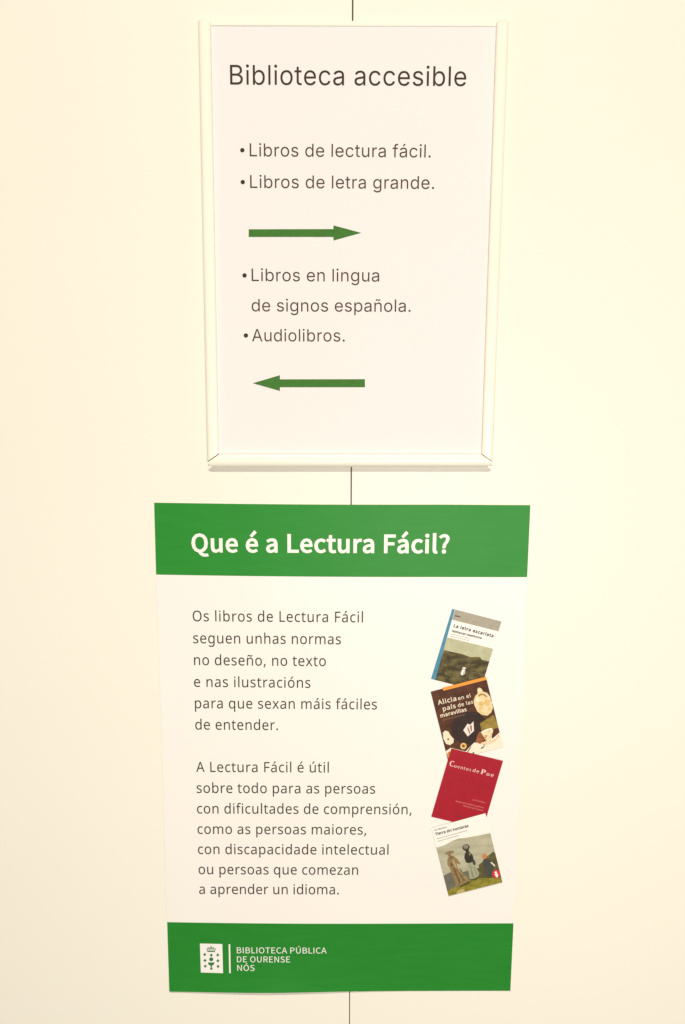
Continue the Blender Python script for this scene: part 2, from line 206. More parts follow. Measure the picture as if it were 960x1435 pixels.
 'á': (450, '231,437 299,428 347,403 376,358 385,293 385,0 334,0 320,61 317,61 279,22 234,-1 172,-8 136,-5 103,6 75,23 55,48 41,80 37,119 50,176 87,219 152,245 243,257 316,259 316,285 310,330 293,359 265,375 227,380 163,370 106,347 84,400 151,426/252,208 184,200 141,182 118,155 110,119 115,87 132,66 157,53 188,49 238,56 279,79 306,117 315,172 315,210/344,606 323,579 293,546 260,513 229,486 183,486 183,496 209,532 237,575 259,614 344,614'),
 'é': (452, '234,438 286,432 329,414 364,385 390,346 406,299 411,244 411,201 117,201 127,137 154,90 197,62 254,52 327,60 392,82 392,20 327,-1 251,-8 194,-2 143,17 101,48 70,91 51,146 44,212 50,277 68,333 96,378 134,411 181,431/233,380 188,372 154,348 130,309 119,257 338,257 335,292 326,322 312,346 292,364 266,376/347,606 326,579 296,546 263,513 233,486 186,486 186,496 212,532 240,575 262,614 347,614'),
 'í': (207, '139,0 68,0 68,430 139,430/222,606 201,579 171,546 138,513 107,486 61,486 61,496 87,532 115,575 137,614 222,614'),
 'ñ': (495, '275,438 343,429 391,401 421,352 431,280 431,0 361,0 361,275 355,321 338,353 308,372 265,379 204,368 166,338 146,289 139,223 139,0 68,0 68,430 125,430 136,371 140,371 175,409 222,431/101,486 110,529 128,561 155,581 189,589 223,582 255,566 284,550 311,543 327,546 340,555 355,589 395,589 386,548 368,515 342,494 308,487 275,494 243,510 214,526 186,532 169,530 157,521 142,486'),
 'ó': (485, '442,216 438,165 428,121 411,82 388,51 359,25 324,7 285,-4 241,-8 200,-4 163,7 129,25 100,51 77,82 59,121 48,165 44,216 50,282 68,336 97,380 137,412 186,431 244,438 299,431 347,412 387,380 417,336 436,282/117,216 120,169 130,128 147,95 172,71 203,56 243,51 282,56 314,71 339,95 356,128 366,169 369,216 365,263 355,303 338,335 314,359 282,374 242,379 185,368 147,335 124,284/362,606 341,579 311,546 278,513 247,486 200,486 200,496 227,532 254,575 277,614 362,614'),
 'ú': (495, '427,430 427,0 370,0 359,57 356,57 321,20 273,-1 220,-8 173,-4 134,8 103,29 81,59 68,99 63,148 63,430 135,430 135,153 141,108 158,76 188,57 230,51 273,55 306,69 330,91 345,121 354,160 357,206 357,430/366,606 346,579 316,546 283,513 252,486 205,486 205,496 231,532 259,575 281,614 366,614'),
}),

}
def glyph(font, ch):
    cap, g = GLYPHS[font]
    adv, s = g[ch]
    return cap, adv, [[tuple(int(a) for a in p.split(',')) for p in P.split()] for P in s.split('/')] if s else []

def text_tris(font, text, width, cap_h, sx=1.0, offset=0.0):
    """flat 2D mesh of a line of lettering: starts at x=0 and is exactly `width` wide; tracking takes up the slack"""
    cap = GLYPHS[font][0]; k = cap_h / cap
    items = []; x = 0.0
    for ch in text:
        _, adv, P = glyph(font, ch); items.append((x, P)); x += adv * sx
    def ext(tr):
        xs = [x0 * k + i * tr + p[0] * sx * k for i, (x0, P) in enumerate(items) for Q in P for p in Q]
        return min(xs), max(xs)
    a, b = ext(0.0); n = len(text) - 1
    if b - a > width * 0.985:        # narrow the letters instead of pushing them into one another
        return text_tris(font, text, width, cap_h, sx * width * 0.97 / (b - a), offset)
    tr = (width - (b - a)) / max(n, 1)
    a, b = ext(tr)
    V = []; Fc = []
    ox, oy = offset if isinstance(offset, tuple) else (offset, offset)
    for i, (x0, P) in enumerate(items):
        if not P: continue
        gv, gf = fill_glyph(font, text[i], ox * cap, oy * cap)
        base = len(V)
        V += [(x0 * k + i * tr + q[0] * sx * k - a, q[1] * k) for q in gv]
        Fc += [tuple(base + j for j in f) for f in gf]
    return V, Fc

def winding(p, Ps):
    w = 0
    for P in Ps:
        for i in range(len(P)):
            a = P[i - 1]; b = P[i]
            c = (b[0] - a[0]) * (p[1] - a[1]) - (p[0] - a[0]) * (b[1] - a[1])
            if a[1] <= p[1]:
                if b[1] > p[1] and c > 0: w += 1
            elif b[1] <= p[1] and c < 0: w -= 1
    return w
GC = {}
def fill_glyph(font, ch, ox, oy):
    """outlines grown by ox / oy (the weight of the letter) and filled without overlaps"""
    key = (font, ch, round(ox, 3), round(oy, 3))
    if key in GC: return GC[key]
    Ps = glyph(font, ch)[2]
    ar = lambda P: sum(P[i - 1][0] * P[i][1] - P[i][0] * P[i - 1][1] for i in range(len(P)))
    sg = 1 if ar(max(Ps, key=lambda P: abs(ar(P)))) > 0 else -1
    if sg < 0: Ps = [P[::-1] for P in Ps]
    new = []
    for P in Ps:
        n = len(P); Q = []
        for i in range(n):
            p0 = Vector(P[i - 1]); p1 = Vector(P[i]); p2 = Vector(P[(i + 1) % n])
            d1 = (p1 - p0).normalized(); d2 = (p2 - p1).normalized()
            n1 = Vector((d1.y, -d1.x)); n2 = Vector((d2.y, -d2.x)); m = n1 + n2
            if m.length < 0.3: m = n1
            else: m = m / max(m.length_squared / 2, 0.5)
            Q.append((p1.x + m.x * ox, p1.y + m.y * oy))
        new.append(Q)
    vs = [Vector(q) for P in new for q in P]; es = []; b = 0
    for P in new:
        es += [(b + i, b + (i + 1) % len(P)) for i in range(len(P))]; b += len(P)
    V, _, F, _, _, _ = delaunay_2d_cdt(vs, es, [], 0, 1e-4)
    keep = []
    for f in F:
        c = sum((V[i] for i in f), Vector((0, 0))) / len(f)
        if winding(c, new) > 0: keep.append(tuple(f)[::-1])
    GC[key] = ([(v.x, v.y) for v in V], keep)
    return GC[key]

class Sheet:
    """a surface one prints on: y of the print as a function of wall x, z and the ink layer"""
    def __init__(self, depth): self.depth = depth
    def y(self, x, z, layer): return -(self.depth(x, z) + layer * 0.00009)
    def p(self, px, py, layer=0):
        q = at(px, py, 0.0)
        for _ in range(3): q = at(px, py, self.y(q.x, q.z, layer))
        return q
    def put(self, x, z, layer): return Vector((x, self.y(x, z, layer), z))
    def text(self, name, font, text, l, r, cap_px, m, parent, layer=2, sx=1.0, offset=0.0, label=None, weight=None):
        a = self.p(*l, layer); b = self.p(*r, layer); up = self.p(l[0], l[1] - cap_px, layer)
        ch = (up - a).length; w = (b - a).length
        vs, fs = text_tris(font, text, w, ch, sx, offset)
        ux = (b - a) / w; ux.y = 0; uz = Vector((-ux.z, 0, ux.x))
        out = []
        for (s, t) in vs:
            q = a + ux * s + uz * t
            out.append(self.put(q.x, q.z, layer))
        return link(name, out, fs, m, parent, label or 'line of text reading "%s"' % text.strip(), smooth='keep')
    def poly(self, name, pts, m, parent, layer=2, label=None):
        vs = [self.p(*q, layer) for q in pts]
        return link(name, vs, [tuple(range(len(vs)))[::-1]], m, parent, label)
    def grid(self, name, quad, m, parent, nx, ny, layer=1, label=None, edge=None):
        """quad = TL TR BR BL in photo pixels"""
        TL, TR, BR, BL = [Vector(q) for q in quad]
        vs = []
        for j in range(ny + 1):
            for i in range(nx + 1):
                u = i / nx; v = j / ny
                q = TL * (1 - u) * (1 - v) + TR * u * (1 - v) + BR * u * v + BL * (1 - u) * v
                if edge: q = q + Vector(edge(u, v))
                vs.append(self.p(q.x, q.y, layer))
        fs = [(j * (nx + 1) + i, (j + 1) * (nx + 1) + i, (j + 1) * (nx + 1) + i + 1, j * (nx + 1) + i + 1) for j in range(ny) for i in range(nx)]
        return link(name, vs, fs, m, parent, label, smooth='keep')

def thick_grid(name, fn, nx, ny, th, m, parent, label=None):
    """a sheet of real thickness: fn(u,v) -> front point; back is th nearer the wall"""
    f = [fn(i / nx, j / ny) for j in range(ny + 1) for i in range(nx + 1)]
    n = len(f); vs = f + [v + Vector((0, th, 0)) for v in f]
    id = lambda i, j: j * (nx + 1) + i
    fs = []
    for j in range(ny):
        for i in range(nx):
            q = (id(i, j), id(i, j + 1), id(i + 1, j + 1), id(i + 1, j)); fs.append(q); fs.append(tuple(a + n for a in q[::-1]))
    for i in range(nx):
        for j in (0, ny): fs.append((id(i, j), id(i + 1, j), id(i + 1, j) + n, id(i, j) + n))
    for j in range(ny):
        for i in (0, nx): fs.append((id(i, j), id(i, j + 1), id(i, j + 1) + n, id(i, j) + n))
    o = link(name, vs, fs, m, parent, label)
    for p in o.data.polygons: p.use_smooth = True
    bm = bmesh.new(); bm.from_mesh(o.data)
    for e in bm.edges:
        if e.calc_face_angle(0) > 0.7: e.smooth = False
    bm.to_mesh(o.data); bm.free()
    return o

# ------------------------------------------------------------------ the wall: backing and its two laminate panels
def prism(name, prof, y0, y1, m, parent=None, label=None, bevel=0.0006):
    """outline in x,z given a depth from y0 (front) to y1"""
    n = len(prof)
    vs = [(x, y0, z) for x, z in prof] + [(x, y1, z) for x, z in prof]
    fs = [tuple(range(n)), tuple(range(2 * n - 1, n - 1, -1))] + [(i, (i + 1) % n, (i + 1) % n + n, i + n) for i in range(n)]
    o = link(name, vs, fs, m, parent, label)
    if bevel:
        bm = bmesh.new(); bm.from_mesh(o.data)
        bmesh.ops.bevel(bm, geom=list(bm.edges), offset=bevel, segments=2, affect='EDGES', profile=0.5)
        bm.to_mesh(o.data); bm.free()
    return o
wall = prism('wall', [(-1.6, 0), (1.6, 0), (1.6, 2.7), (-1.6, 2.7)], 0.0125, 0.10, M['dark'], bevel=0)
T(wall, kind='structure')
J0 = at(494.3, 0); J1 = at(489.8, 1435)
def jx(z): return J0.x + (J1.x - J0.x) * (J0.z - z) / (J0.z - J1.z)
def gap(z): return 0.00052 - 0.00024 * (J0.z - z) / (J0.z - J1.z)
zb, zt = 0.10, 2.55
gb = gap(max(zb, J1.z - 0.3)); gt = gap(min(zt, J0.z + 0.3))
pl = prism('wall_panel', [(-1.15, zb), (jx(zb) - gb, zb), (jx(zt) - gt, zt), (-1.15, zt)], 0.0, 0.012, M['laminate'], wall, 'cream laminate panel left of the joint', 0.0005)
pr = prism('wall_panel', [(jx(zb) + gb, zb), (1.15, zb), (1.15, zt), (jx(zt) + gt, zt)], 0.0, 0.012, M['laminate'], wall, 'cream laminate panel right of the joint', 0.0005)

# ------------------------------------------------------------------ the sign holder
D_BACK = 0.0012            # thickness of its back plate
D_PAPER = 0.0016
D_LIP = 0.0046
hold = empty('sign_holder', at(491, 655), 'white plastic wall frame with rounded rails holding the white notice above the green-banded poster', 'sign holder')
oTL, oTR, oBR, oBL = at(277.8, 31, -0.003), at(713.4, 31, -0.003), at(690.4, 654.5, -0.003), at(290.6, 654.5, -0.003)
zt_ = oTL.z; zb_ = oBL.z
prism('back_plate', [(oBL.x + .003, zb_ + .003), (oBR.x - .003, zb_ + .003), (oTR.x - .0012, zt_ - .0005), (oTL.x + .0012, zt_ - .0005)], -D_BACK, -0.0001, M['plastic'], hold, bevel=0.0002)
WS = 0.0094                # rail width
HB = 0.0104                # bottom rail height
def profile(w, r, dk=1.0):
    # (across from outer edge, depth from wall); r = how far the outer shoulder is rounded
    pts = [(0.0, 0.0002), (0.0, 0.0030)]
    for k in range(1, 11):
        a = math.pi / 2 * k / 10
        pts.append((r * (1 - math.cos(a)), 0.0030 + 0.0032 * math.sin(a)))
    pts += [(w * 0.70, 0.0061), (w * 0.88, 0.0056), (w * 0.97, 0.0049), (w, 0.0042), (w, D_PAPER + 0.00045), (w * 0.8, D_PAPER + 0.00035), (w * 0.75, 0.0002)]
    return [(a, b * dk if b > 0.0023 else b) for a, b in pts]
def rail(name, a, b, inward, w, end_a, end_b, label):
    """profile swept from a to b along the outer edge; end_x(s) = how far the end is cut back at distance s from the outer edge"""
    ax = (b - a).normalized(); pr_ = profile(w, 0.0056, 1.0) if w == HB else profile(w, 0.0034, 0.85); n = len(pr_)
    vs = []
    for (base, sgn, cut) in ((a, 1, end_a), (b, -1, end_b)):
        for (s, d) in pr_:
            q = base + inward * s + ax * (sgn * cut(s)); vs.append((q.x, -d, q.z))
    fs = [tuple(range(n)), tuple(range(n, 2 * n))] + [(i, (i + 1) % n, (i + 1) % n + n, i + n) for i in range(n)]
    o = link(name, vs, fs, M['plastic'], hold, label)
    for p in o.data.polygons: p.use_smooth = len(p.vertices) == 4
    es = o.data.edges
    bm = bmesh.new(); bm.from_mesh(o.data)
    for e in bm.edges:
        if len(e.link_faces) == 2 and e.calc_face_angle(0) > 0.7: e.smooth = False
    bm.to_mesh(o.data); bm.free()
    return o
C = 0.0040; G = 0.0007
kk = (HB - C) / WS
def flat(p): return Vector((p.x, 0, p.z))
rail('side_rail', flat(oTL), flat(oBL), Vector((1, 0, 0)), WS, lambda s: 0.0, lambda s: C + kk * s + G, 'left side rail')
rail('side_rail', flat(oTR), flat(oBR), Vector((-1, 0, 0)), WS, lambda s: 0.0, lambda s: C + kk * s + G, 'right side rail')
def bcut(s): return (C - s) * 1.15 if s < C else (s - C) / kk + G * 0.6
rail('bottom_rail', flat(oBL), flat(oBR), Vector((0, 0, 1)), HB, bcut, bcut, 'bottom rail with mitred corners')
# low lip along the open top
tl = [(oTL.x + .0008, zt_ - .0022), (oTR.x - .0008, zt_ - .0022), (oTR.x - .0012, zt_ + .0014), (oTL.x + .0012, zt_ + .0014)]
prism('top_lip', tl, -0.0022, -0.0002, M['plastic'], hold, 'low lip along the top', bevel=0.0006)

# ------------------------------------------------------------------ the notice in the holder
note_s = Sheet(lambda x, z: D_PAPER)
nTL, nTR, nBR, nBL = [note_s.p(*q) for q in ((290, 36), (699, 36), (681, 645), (301.5, 645))]
note = empty('notice_sheet', (nBL + nBR) / 2, 'white printed notice headed "Biblioteca accesible" with two green arrows, held in the white frame', 'notice')
thick_grid('paper', lambda u, v: nTL.lerp(nTR, u).lerp(nBL.lerp(nBR, u), v), 4, 6, 0.00022, M['paper'], note)
note_s.text('heading', 'arial', 'Biblioteca accesible', (322.6, 118.4), (653.2, 120.6), 27.6, M['toner'], note, offset=0.0, sx=1.06)
NL = [('Libros de lectura fácil.', (350, 219.0), (603.6, 220.7), 18.2),
      ('Libros de letra grande.', (350.6, 263.3), (608.3, 264.8), 18.0),
      ('Libros en lingua', (352.7, 393.9), (531.4, 394.6), 17.6),
      ('de signos española.', (352.7, 436.3), (575.5, 437.0), 17.4),
      ('Audiolibros.', (353.2, 478.3), (483.2, 478.6), 17.2)]
for t, l, r, c in NL: note_s.text('text_line', 'arial', t, l, r, c, M['toner_grey'], note, sx=1.02, offset=-0.001)
for (x, y) in ((339.6, 210.4), (340.2, 255.1), (342.7, 385.9), (344.6, 470.1)):
    note_s.poly('bullet', [(x + 3.1 * math.cos(a), y - 3.1 * math.sin(a)) for a in [i * math.pi / 9 for i in range(18)]], M['toner'], note)
note_s.poly('arrow', [(348.5, 321.3), (467.3, 321.0), (467.3, 315.8), (506.3, 326.3), (467.3, 337.0), (467.3, 332.0), (348.5, 332.0)], M['arrow'], note, label='green arrow pointing right')
note_s.poly('arrow', [(354.2, 537.0), (392.3, 525.8), (392.3, 531.6), (511.5, 531.4), (511.5, 542.6), (392.3, 542.6), (392.3, 547.8)], M['arrow'], note, label='green arrow pointing left')

# ------------------------------------------------------------------ the poster
P0 = at(475, 1390)
PTOP = at(480, 706)
PL = at(228, 1100).x; PR = at(727, 1100).x
PH = PTOP.z - P0.z
def poster_depth(x, z):
    u = (x - PL) / (PR - PL); v = (PTOP.z - z) / PH
    v = min(max(v, 0), 1.03); u = min(max(u, -.05), 1.05)
    d = 0.00045
    d += 0.00035 * math.sin(2.1 * math.pi * v + 0.5) ** 2
    d += 0.0042 * math.exp(-((1.0 - v) / 0.04)) * math.exp(-((u - 0.30) / 0.26) ** 2)       # bottom edge lifts
    d += 0.0010 * math.exp(-(abs(1 - u) / 0.035)) * (0.4 + 0.6 * math.sin(3.0 * v + 0.3) ** 2)  # right edge lifts
    d += 0.0007 * math.exp(-(abs(u) / 0.04)) * (0.3 + 0.7 * math.sin(4.0 * v) ** 2)
    return d
ps = Sheet(poster_depth)
pos = empty('poster', P0, 'large white poster with green bands and four small book covers, below the framed notice', 'poster')
LE = [(704.5, 216.0), (805, 218.8), (900, 222.2), (1100, 228.6), (1292, 234.3), (1389.3, 237.3)]
RE = [(708.0, 743.3), (809, 738.8), (900, 735.6), (1100, 727.6), (1294, 719.6), (1388.3, 715.3)]
def interp(T_, y):
    for (a, xa), (b, xb) in zip(T_, T_[1:]):
        if y <= b: return xa + (xb - xa) * (y - a) / (b - a)
    (a, xa), (b, xb) = T_[-2:]; return xa + (xb - xa) * (y - a) / (b - a)
def yrow(u, key):
    a, b = key
    y = a + (b - a) * u
    return y
ROWS = [(704.5, 708.0), (805.2, 808.8), (1292.3, 1294.0), (1389.2, 1388.4)]
def rowy(u, k):
    y = ROWS[k][0] * (1 - u) + ROWS[k][1] * u
    if k == 3: y += 2.6 * math.exp(-((u - 0.28) / 0.22) ** 2)
    if k == 0: y += 1.1 * math.sin(math.pi * min(u * 1.3, 1))
    if k == 1: y += 1.8 * math.sin(math.pi * u) * (1 - u * .6)
    if k == 2: y += 2.2 * math.sin(math.pi * u) * (1 - u * .7)
    return y
def ppt(u, v, k0, k1, layer):
    y = rowy(u, k0) * (1 - v) + rowy(u, k1) * v
    x = interp(LE, y) * (1 - u) + interp(RE, y) * u
    return ps.p(x, y, layer)
thick_grid('paper', lambda u, v: ppt(u, v, 0, 3, 0), 48, 80, 0.00028, M['poster_paper'], pos)
def band(name, k0, k1, m, label, ny):
    nx = 60
    vs = []
    for j in range(ny + 1):
        for i in range(nx + 1):
            vs.append(ppt(i / nx, j / ny, k0, k1, 1.2))
    fs = [(j * (nx + 1) + i, (j + 1) * (nx + 1) + i, (j + 1) * (nx + 1) + i + 1, j * (nx + 1) + i + 1) for j in range(ny) for i in range(nx)]
    return link(name, vs, fs, m, pos, label, smooth='keep')
head = band('header_band', 0, 1, M['green'], 'green band across the top', 16)
foot = band('footer_band', 2, 3, M['green2'], 'green band across the bottom', 20)
for o in (head, foot):
    for p in o.data.polygons: p.use_smooth = True
ps.text('title', 'bold', 'Que é a Lectura Fácil?', (269.4, 773.2), (628.8, 774.8), 24.6, M['white_ink'], head, layer=2.4, offset=0.036, sx=1.0)
BL_ = [('Os libros de Lectura Fácil', (270.2, 870.6), (508.6, 872.2), 14.8),
      ('seguen unhas normas', (270.9, 901.4), (477.7, 903.0), 14.7),
      ('no deseño, no texto', (272.0, 932.0), (456.6, 933.6), 14.6),
      ('e nas ilustracións', (272.0, 962.5), (435.0, 964.0), 14.5),
      ('para que sexan máis fáciles', (273.3, 992.5), (528.2, 994.2), 14.4),
      ('de entender.', (273.8, 1022.4), (389.6, 1023.2), 14.3),
      ('A Lectura Fácil é útil', (275.0, 1081.8), (460.8, 1082.6), 14.2),
      ('sobre todo para as persoas', (275.7, 1111.2), (525.7, 1112.3), 14.1),
      ('con dificultades de comprensión,', (276.3, 1140.0), (576.6, 1141.2), 14.0),
      ('como as persoas maiores,', (277.0, 1168.6), (513.2, 1169.6), 13.9),
      ('con discapacidade intelectual', (277.6, 1196.8), (544.4, 1197.8), 13.8),
      ('ou persoas que comezan', (278.4, 1225.0), (501.8, 1226.0), 13.7),
      ('a aprender un idioma.', (279.2, 1252.8), (474.8, 1253.4), 13.6)]
for t, l, r, c in BL_: ps.text('text_line', 'body', t, l, r, c, M['ink_text'], pos, layer=1.6, sx=0.88, offset=0.004)

# footer: crest, divider, name
crest = ps.grid('crest', [(280.2, 1322.2), (311.6, 1322.9), (312.6, 1363.8), (281.5, 1362.8)], M['white_ink'], foot, 8, 10, 2.6, 'white crest panel with a crown over a chalice among crosses')
cg = M['crest_ink'] = mat('crest_green', (0.03, 0.16, 0.035), 0.5)
def cq(x, y): return (270 + x / 4.8, 1310 + y / 4.8)      # crest drawn in units of 1/4.8 photo pixel
def disc(cx, cy, r, ry=None, n=14): return [cq(cx + r * math.cos(2 * math.pi * i / n), cy - (ry or r) * math.sin(2 * math.pi * i / n)) for i in range(n)]
def marks(name, polys, m, parent, sheet, layer, label=None):
    vs = []; fs = []
    for P in polys:
        b = len(vs); vs += [sheet.p(*q, layer) for q in P]; fs.append(tuple(range(b, b + len(P)))[::-1])
    return link(name, vs, fs, m, parent, label)
foot_parent = crest
marks('chalice', [disc(125, 165, 14, 13), [cq(103, 186), cq(147, 186), cq(144, 197), cq(136, 205), cq(130, 208), cq(130, 222), cq(137, 234), cq(115, 234), cq(121, 222), cq(121, 208), cq(112, 205), cq(105, 197)]], cg, foot, ps, 4.4)
cr = []
for (x, y) in ((81, 133), (125, 137), (169, 136), (83, 173), (170, 175), (85, 211), (171, 213)):
    cr += [[cq(x + a * 1.1, y + b * 1.1) for a, b in ((-9, -3.5), (-3.5, -3.5), (-3.5, -9), (3.5, -9), (3.5, -3.5), (9, -3.5), (9, 3.5), (3.5, 3.5), (3.5, 9), (-3.5, 9), (-3.5, 3.5), (-9, 3.5))]]
marks('crosses', cr, cg, foot, ps, 4.4)
cw = [[cq(97, 108), cq(151, 109), cq(150, 116), cq(99, 115)]]
for (x, top) in ((96, 92), (109, 86), (124, 84), (139, 87), (153, 93)):
    cw.append([cq(x - 3, top), cq(x + 3, top), cq(x * .8 + 25 + 2, 107), cq(x * .8 + 25 - 3, 107)])
cw.append(disc(124, 80, 4)); cw.append([cq(93, 92), cq(108, 85), cq(124, 88), cq(140, 85), cq(155, 93), cq(140, 90), cq(124, 93), cq(108, 90)])
marks('crown', cw, cg, foot, ps, 4.4)
ps.poly('divider', [(320.4, 1323.2), (322.6, 1323.2), (323.4, 1363.8), (321.2, 1363.8)], M['white_ink'], foot, 2.2)
for t, l, r in (('BIBLIOTECA PÚBLICA', (332.0, 1335.8), (457.6, 1336.2)), ('DE OURENSE', (332.2, 1348.4), (406.4, 1348.7)), ('NÓS', (332.6, 1360.4), (356.8, 1360.6))):
    ps.text('name_line', 'bold', t, l, r, 8.2, M['white_ink'], foot, layer=3.0, offset=0.001, sx=1.03)

# ------------------------------------------------------------------ the four printed book covers
class Cover:
    def __init__(self, quad, m, label, layer):
        self.q = [Vector(p) for p in quad]; self.layer = layer
        self.o = ps.grid('book_cover', quad, m, pos, 8, 12, layer, label)
    def w(self, u, v):
        TL, TR, BR, BL = self.q
        q = TL * (1 - u) * (1 - v) + TR * u * (1 - v) + BR * u * v + BL * (1 - u) * v
        return (q.x, q.y)
    def area(self, name, pts, m, dl=0.8, label=None):
        return marks(name, [[self.w(*p) for p in pts]], m, self.o, ps, self.layer + dl, label)
    def many(self, name, polys, m, dl=1.6, label=None):
        return marks(name, [[self.w(*p) for p in P] for P in polys], m, self.o, ps, self.layer + dl, label)
    def line(self, name, text, u0, u1, v, cap_px, m, font='body', offset=0.03, v1=None, dl=1.8, sx=1.0, label=None):
        return ps.text(name, font, text, self.w(u0, v), self.w(u1, v if v1 is None else v1), cap_px, m, self.o, self.layer + dl, sx, offset, label)
def ell(cx, cy, rx, ry, n=16, wob=0.0):
    return [(cx + rx * (1 + wob * math.sin(3 * a + 1)) * math.cos(a), cy + ry * (1 + wob * math.cos(2 * a)) * math.sin(a)) for a in [2 * math.pi * i / n for i in range(n)]]

mi = lambda n, c, t=None, s=200, a=0.8, **k: mat(n, c, 0.5, 0.2, t, s, a, **k)
# 1: blue spine, taupe band, white title block, field under a pale sky
c1 = Cover([(633.8, 853.1), (702.8, 871.0), (673.0, 969.0), (604.0, 951.3)], M['white_ink'], 'tilted cover with a blue spine and a dark field', 1.2)
c1.area('top_band', [(0.06, 0), (1, 0), (1, .14), (0.06, .145)], mi('taupe_ink', (.40, .36, .28), (.33, .29, .22), 300, .6))
c1.area('sky_print', [(0.07, .395), (1, .39), (1, .60), (0.07, .60)], mi('pale_sky_ink', (.42, .41, .25), (.52, .50, .32), 160, .9))
c1.area('field_print', [(0.075, .575), (.25, .572), (.45, .565), (.62, .578), (.72, .555), (.80, .545), (.85, .575), (1, .57), (1, 1), (0.075, 1)], mi('brown_field_ink', (.050, .036, .014), (.21, .165, .055), 150, .85, mid=(.42, .70), detail=9, stretch=(.7, 1, 1.5)), 1.2)
c1.area('spine_strip', [(0, 0), (.052, 0), (.085, 1), (0, 1)], mi('blue_ink', (.05, .22, .34), (.09, .29, .40), 200, .6), 1.4)
c1.many('figure', [ell(.565, .745, .035, .012), ell(.565, .80, .038, .052, wob=.1)], M['white_ink'], 2.0)
ink = M['ink_text']
c1.line('title', 'La letra escarlata', .13, .93, .237, 4.2, mi('title_ink', (.03, .022, .018)), offset=0.05, v1=.238)
c1.line('author_line', 'Nathaniel Hawthorne', .13, .72, .305, 2.6, mi('author_ink', (.05, .04, .03)), offset=0.07, v1=.30)
g1 = mi('faint_ink', (.42, .38, .32))
c1.many('small_print', [[(.12, .335), (.5, .33), (.5, .336), (.12, .341)], [(.12, .365), (.5, .36), (.5, .366), (.12, .371)]], g1)
c1.many('imprint', [[(.09, .075), (.2, .072), (.2, .088), (.09, .091)]], mi('imprint_ink', (.12, .08, .06)))
# 2: brown with orange strip, pale tea things
q2 = [(603.5, 969.4), (681.3, 949.4), (705.3, 1046.8), (628.0, 1066.5)]
c2 = Cover(q2, mi('dark_brown_ink', (.060, .020, .010), (.12, .042, .018), 120, .8), 'tilted brown cover with an orange strip and a pale teapot', 4.0)
c2.area('orange_strip', [(.215, -.012), (1.0, -.012), (1.0, .032), (.222, .032)], mi('orange_ink', (.80, .30, .045)))
c2.area('dark_disc', ell(.50, .62, .32, .22, 24), mi('black_brown_ink', (.030, .016, .014), (.045, .025, .02), 150, .6), 0.8)
c2.area('mustard_patch', [(.70, .60), (.97, .53), (1, .66), (1, .72), (.70, .74)], mi('mustard_ink', (.22, .15, .02), (.36, .24, .05), 250, .8), 1.0)
cream = mi('cream_ink', (.80, .64, .38), (.62, .38, .10), 260, .8, mid=(.45, .7))
c2.area('teapot', [(.80, .13), (.83, .11), (.87, .13), (.89, .18), (.95, .21), (.985, .27), (1.0, .36), (.985, .44), (.94, .49), (.86, .52), (.77, .49), (.71, .43), (.685, .34), (.69, .27), (.74, .21), (.79, .19)], cream, 1.3)
c2.area('sugar_bowl', [(.03, .60), (.08, .575), (.13, .60), (.15, .66), (.19, .72), (.17, .77), (.10, .79), (.04, .76), (.015, .68)], mi('pale_ink', (.78, .66, .46), (.80, .72, .58), 200, .6), 1.3)
c2.area('table_print', [(.0, .86), (.10, .83), (.22, .88), (.34, .93), (.52, .84), (.62, .86), (.80, .87), (1.0, .79), (1.0, 1.0), (0.02, 1.0)], mi('table_ink', (.82, .74, .60), (.80, .68, .50), 150, .7), 1.0)
c2.area('cup', [(.68, .72), (.88, .70), (.90, .74), (.84, .83), (.86, .86), (.74, .87), (.72, .84)], mi('cup_ink', (.80, .66, .42), (.50, .16, .06), 330, .8, mid=(.5, .62)), 1.6)
c2.area('saucer', [(.62, .88), (.70, .86), (.86, .875), (.97, .82), (.99, .84), (.88, .90), (.72, .915)], mi('saucer_ink', (.70, .42, .25), (.8, .7, .5), 200, .7), 1.5)
c2.area('biscuits', [(0.01, .90), (.06, .87), (.12, .905), (.24, .89), (.22, .94), (.10, .985), (.02, 1.0)], mi('biscuit_ink', (.36, .16, .03), (.68, .40, .08), 300, .9), 1.6)
c2.many('small_cup', [ell(.325, .85, .055, .045)], mi('gold_ink', (.72, .42, .12), (.8, .62, .3), 250, .7), 1.8)
c2.many('cup_hole', [ell(.325, .85, .028, .022)], mi('tea_ink', (.25, .09, .02)), 2.2)
c2.many('sugar_bowl_spot', [ell(.095, .705, .018, .014)], mi('spot_ink', (.16, .10, .03)), 2.2)
c2.many('playing_cards', [[(.39, .635), (.49, .56), (.53, .585), (.60, .55), (.57, .68), (.44, .735)]], mi('card_ink', (.80, .68, .60)), 1.6)
c2.many('card_mark', [[(.47, .62), (.485, .60), (.50, .69), (.475, .71)], [(.52, .60), (.555, .59), (.54, .67), (.515, .68)]], mi('card_brown', (.28, .14, .10)), 2.2)
c2.many('table_marks', [[(.32, .97), (.45, .88), (.455, .89), (.33, .985)], [(.42, 1.0), (.46, .965), (.49, .975), (.47, 1.0)], [(.60, .945), (.63, .93), (.68, .92), (.68, .935), (.63, .95)], [(.66, .905), (.70, .90), (.69, .92)]], mi('mark_ink', (.10, .07, .10)), 2.0)
tw = mi('title_cream_ink', (.80, .68, .50))
c2.line('title', 'Alicia', .075, .40, .205, 6.4, tw, offset=.03, v1=.21)
c2.line('title', 'en el', .435, .655, .212, 5.0, tw, offset=.02)
c2.line('title', 'país', .135, .36, .305, 6.0, tw, offset=.03)
c2.line('title', 'de las', .405, .675, .305, 5.0, tw, offset=.02)
c2.line('title', 'maravillas', .065, .53, .385, 4.9, tw, offset=.04)
c2.many('small_print', [[(.08, .425), (.49, .423), (.49, .43), (.08, .433)]], mi('dull_ink', (.22, .14, .09)))
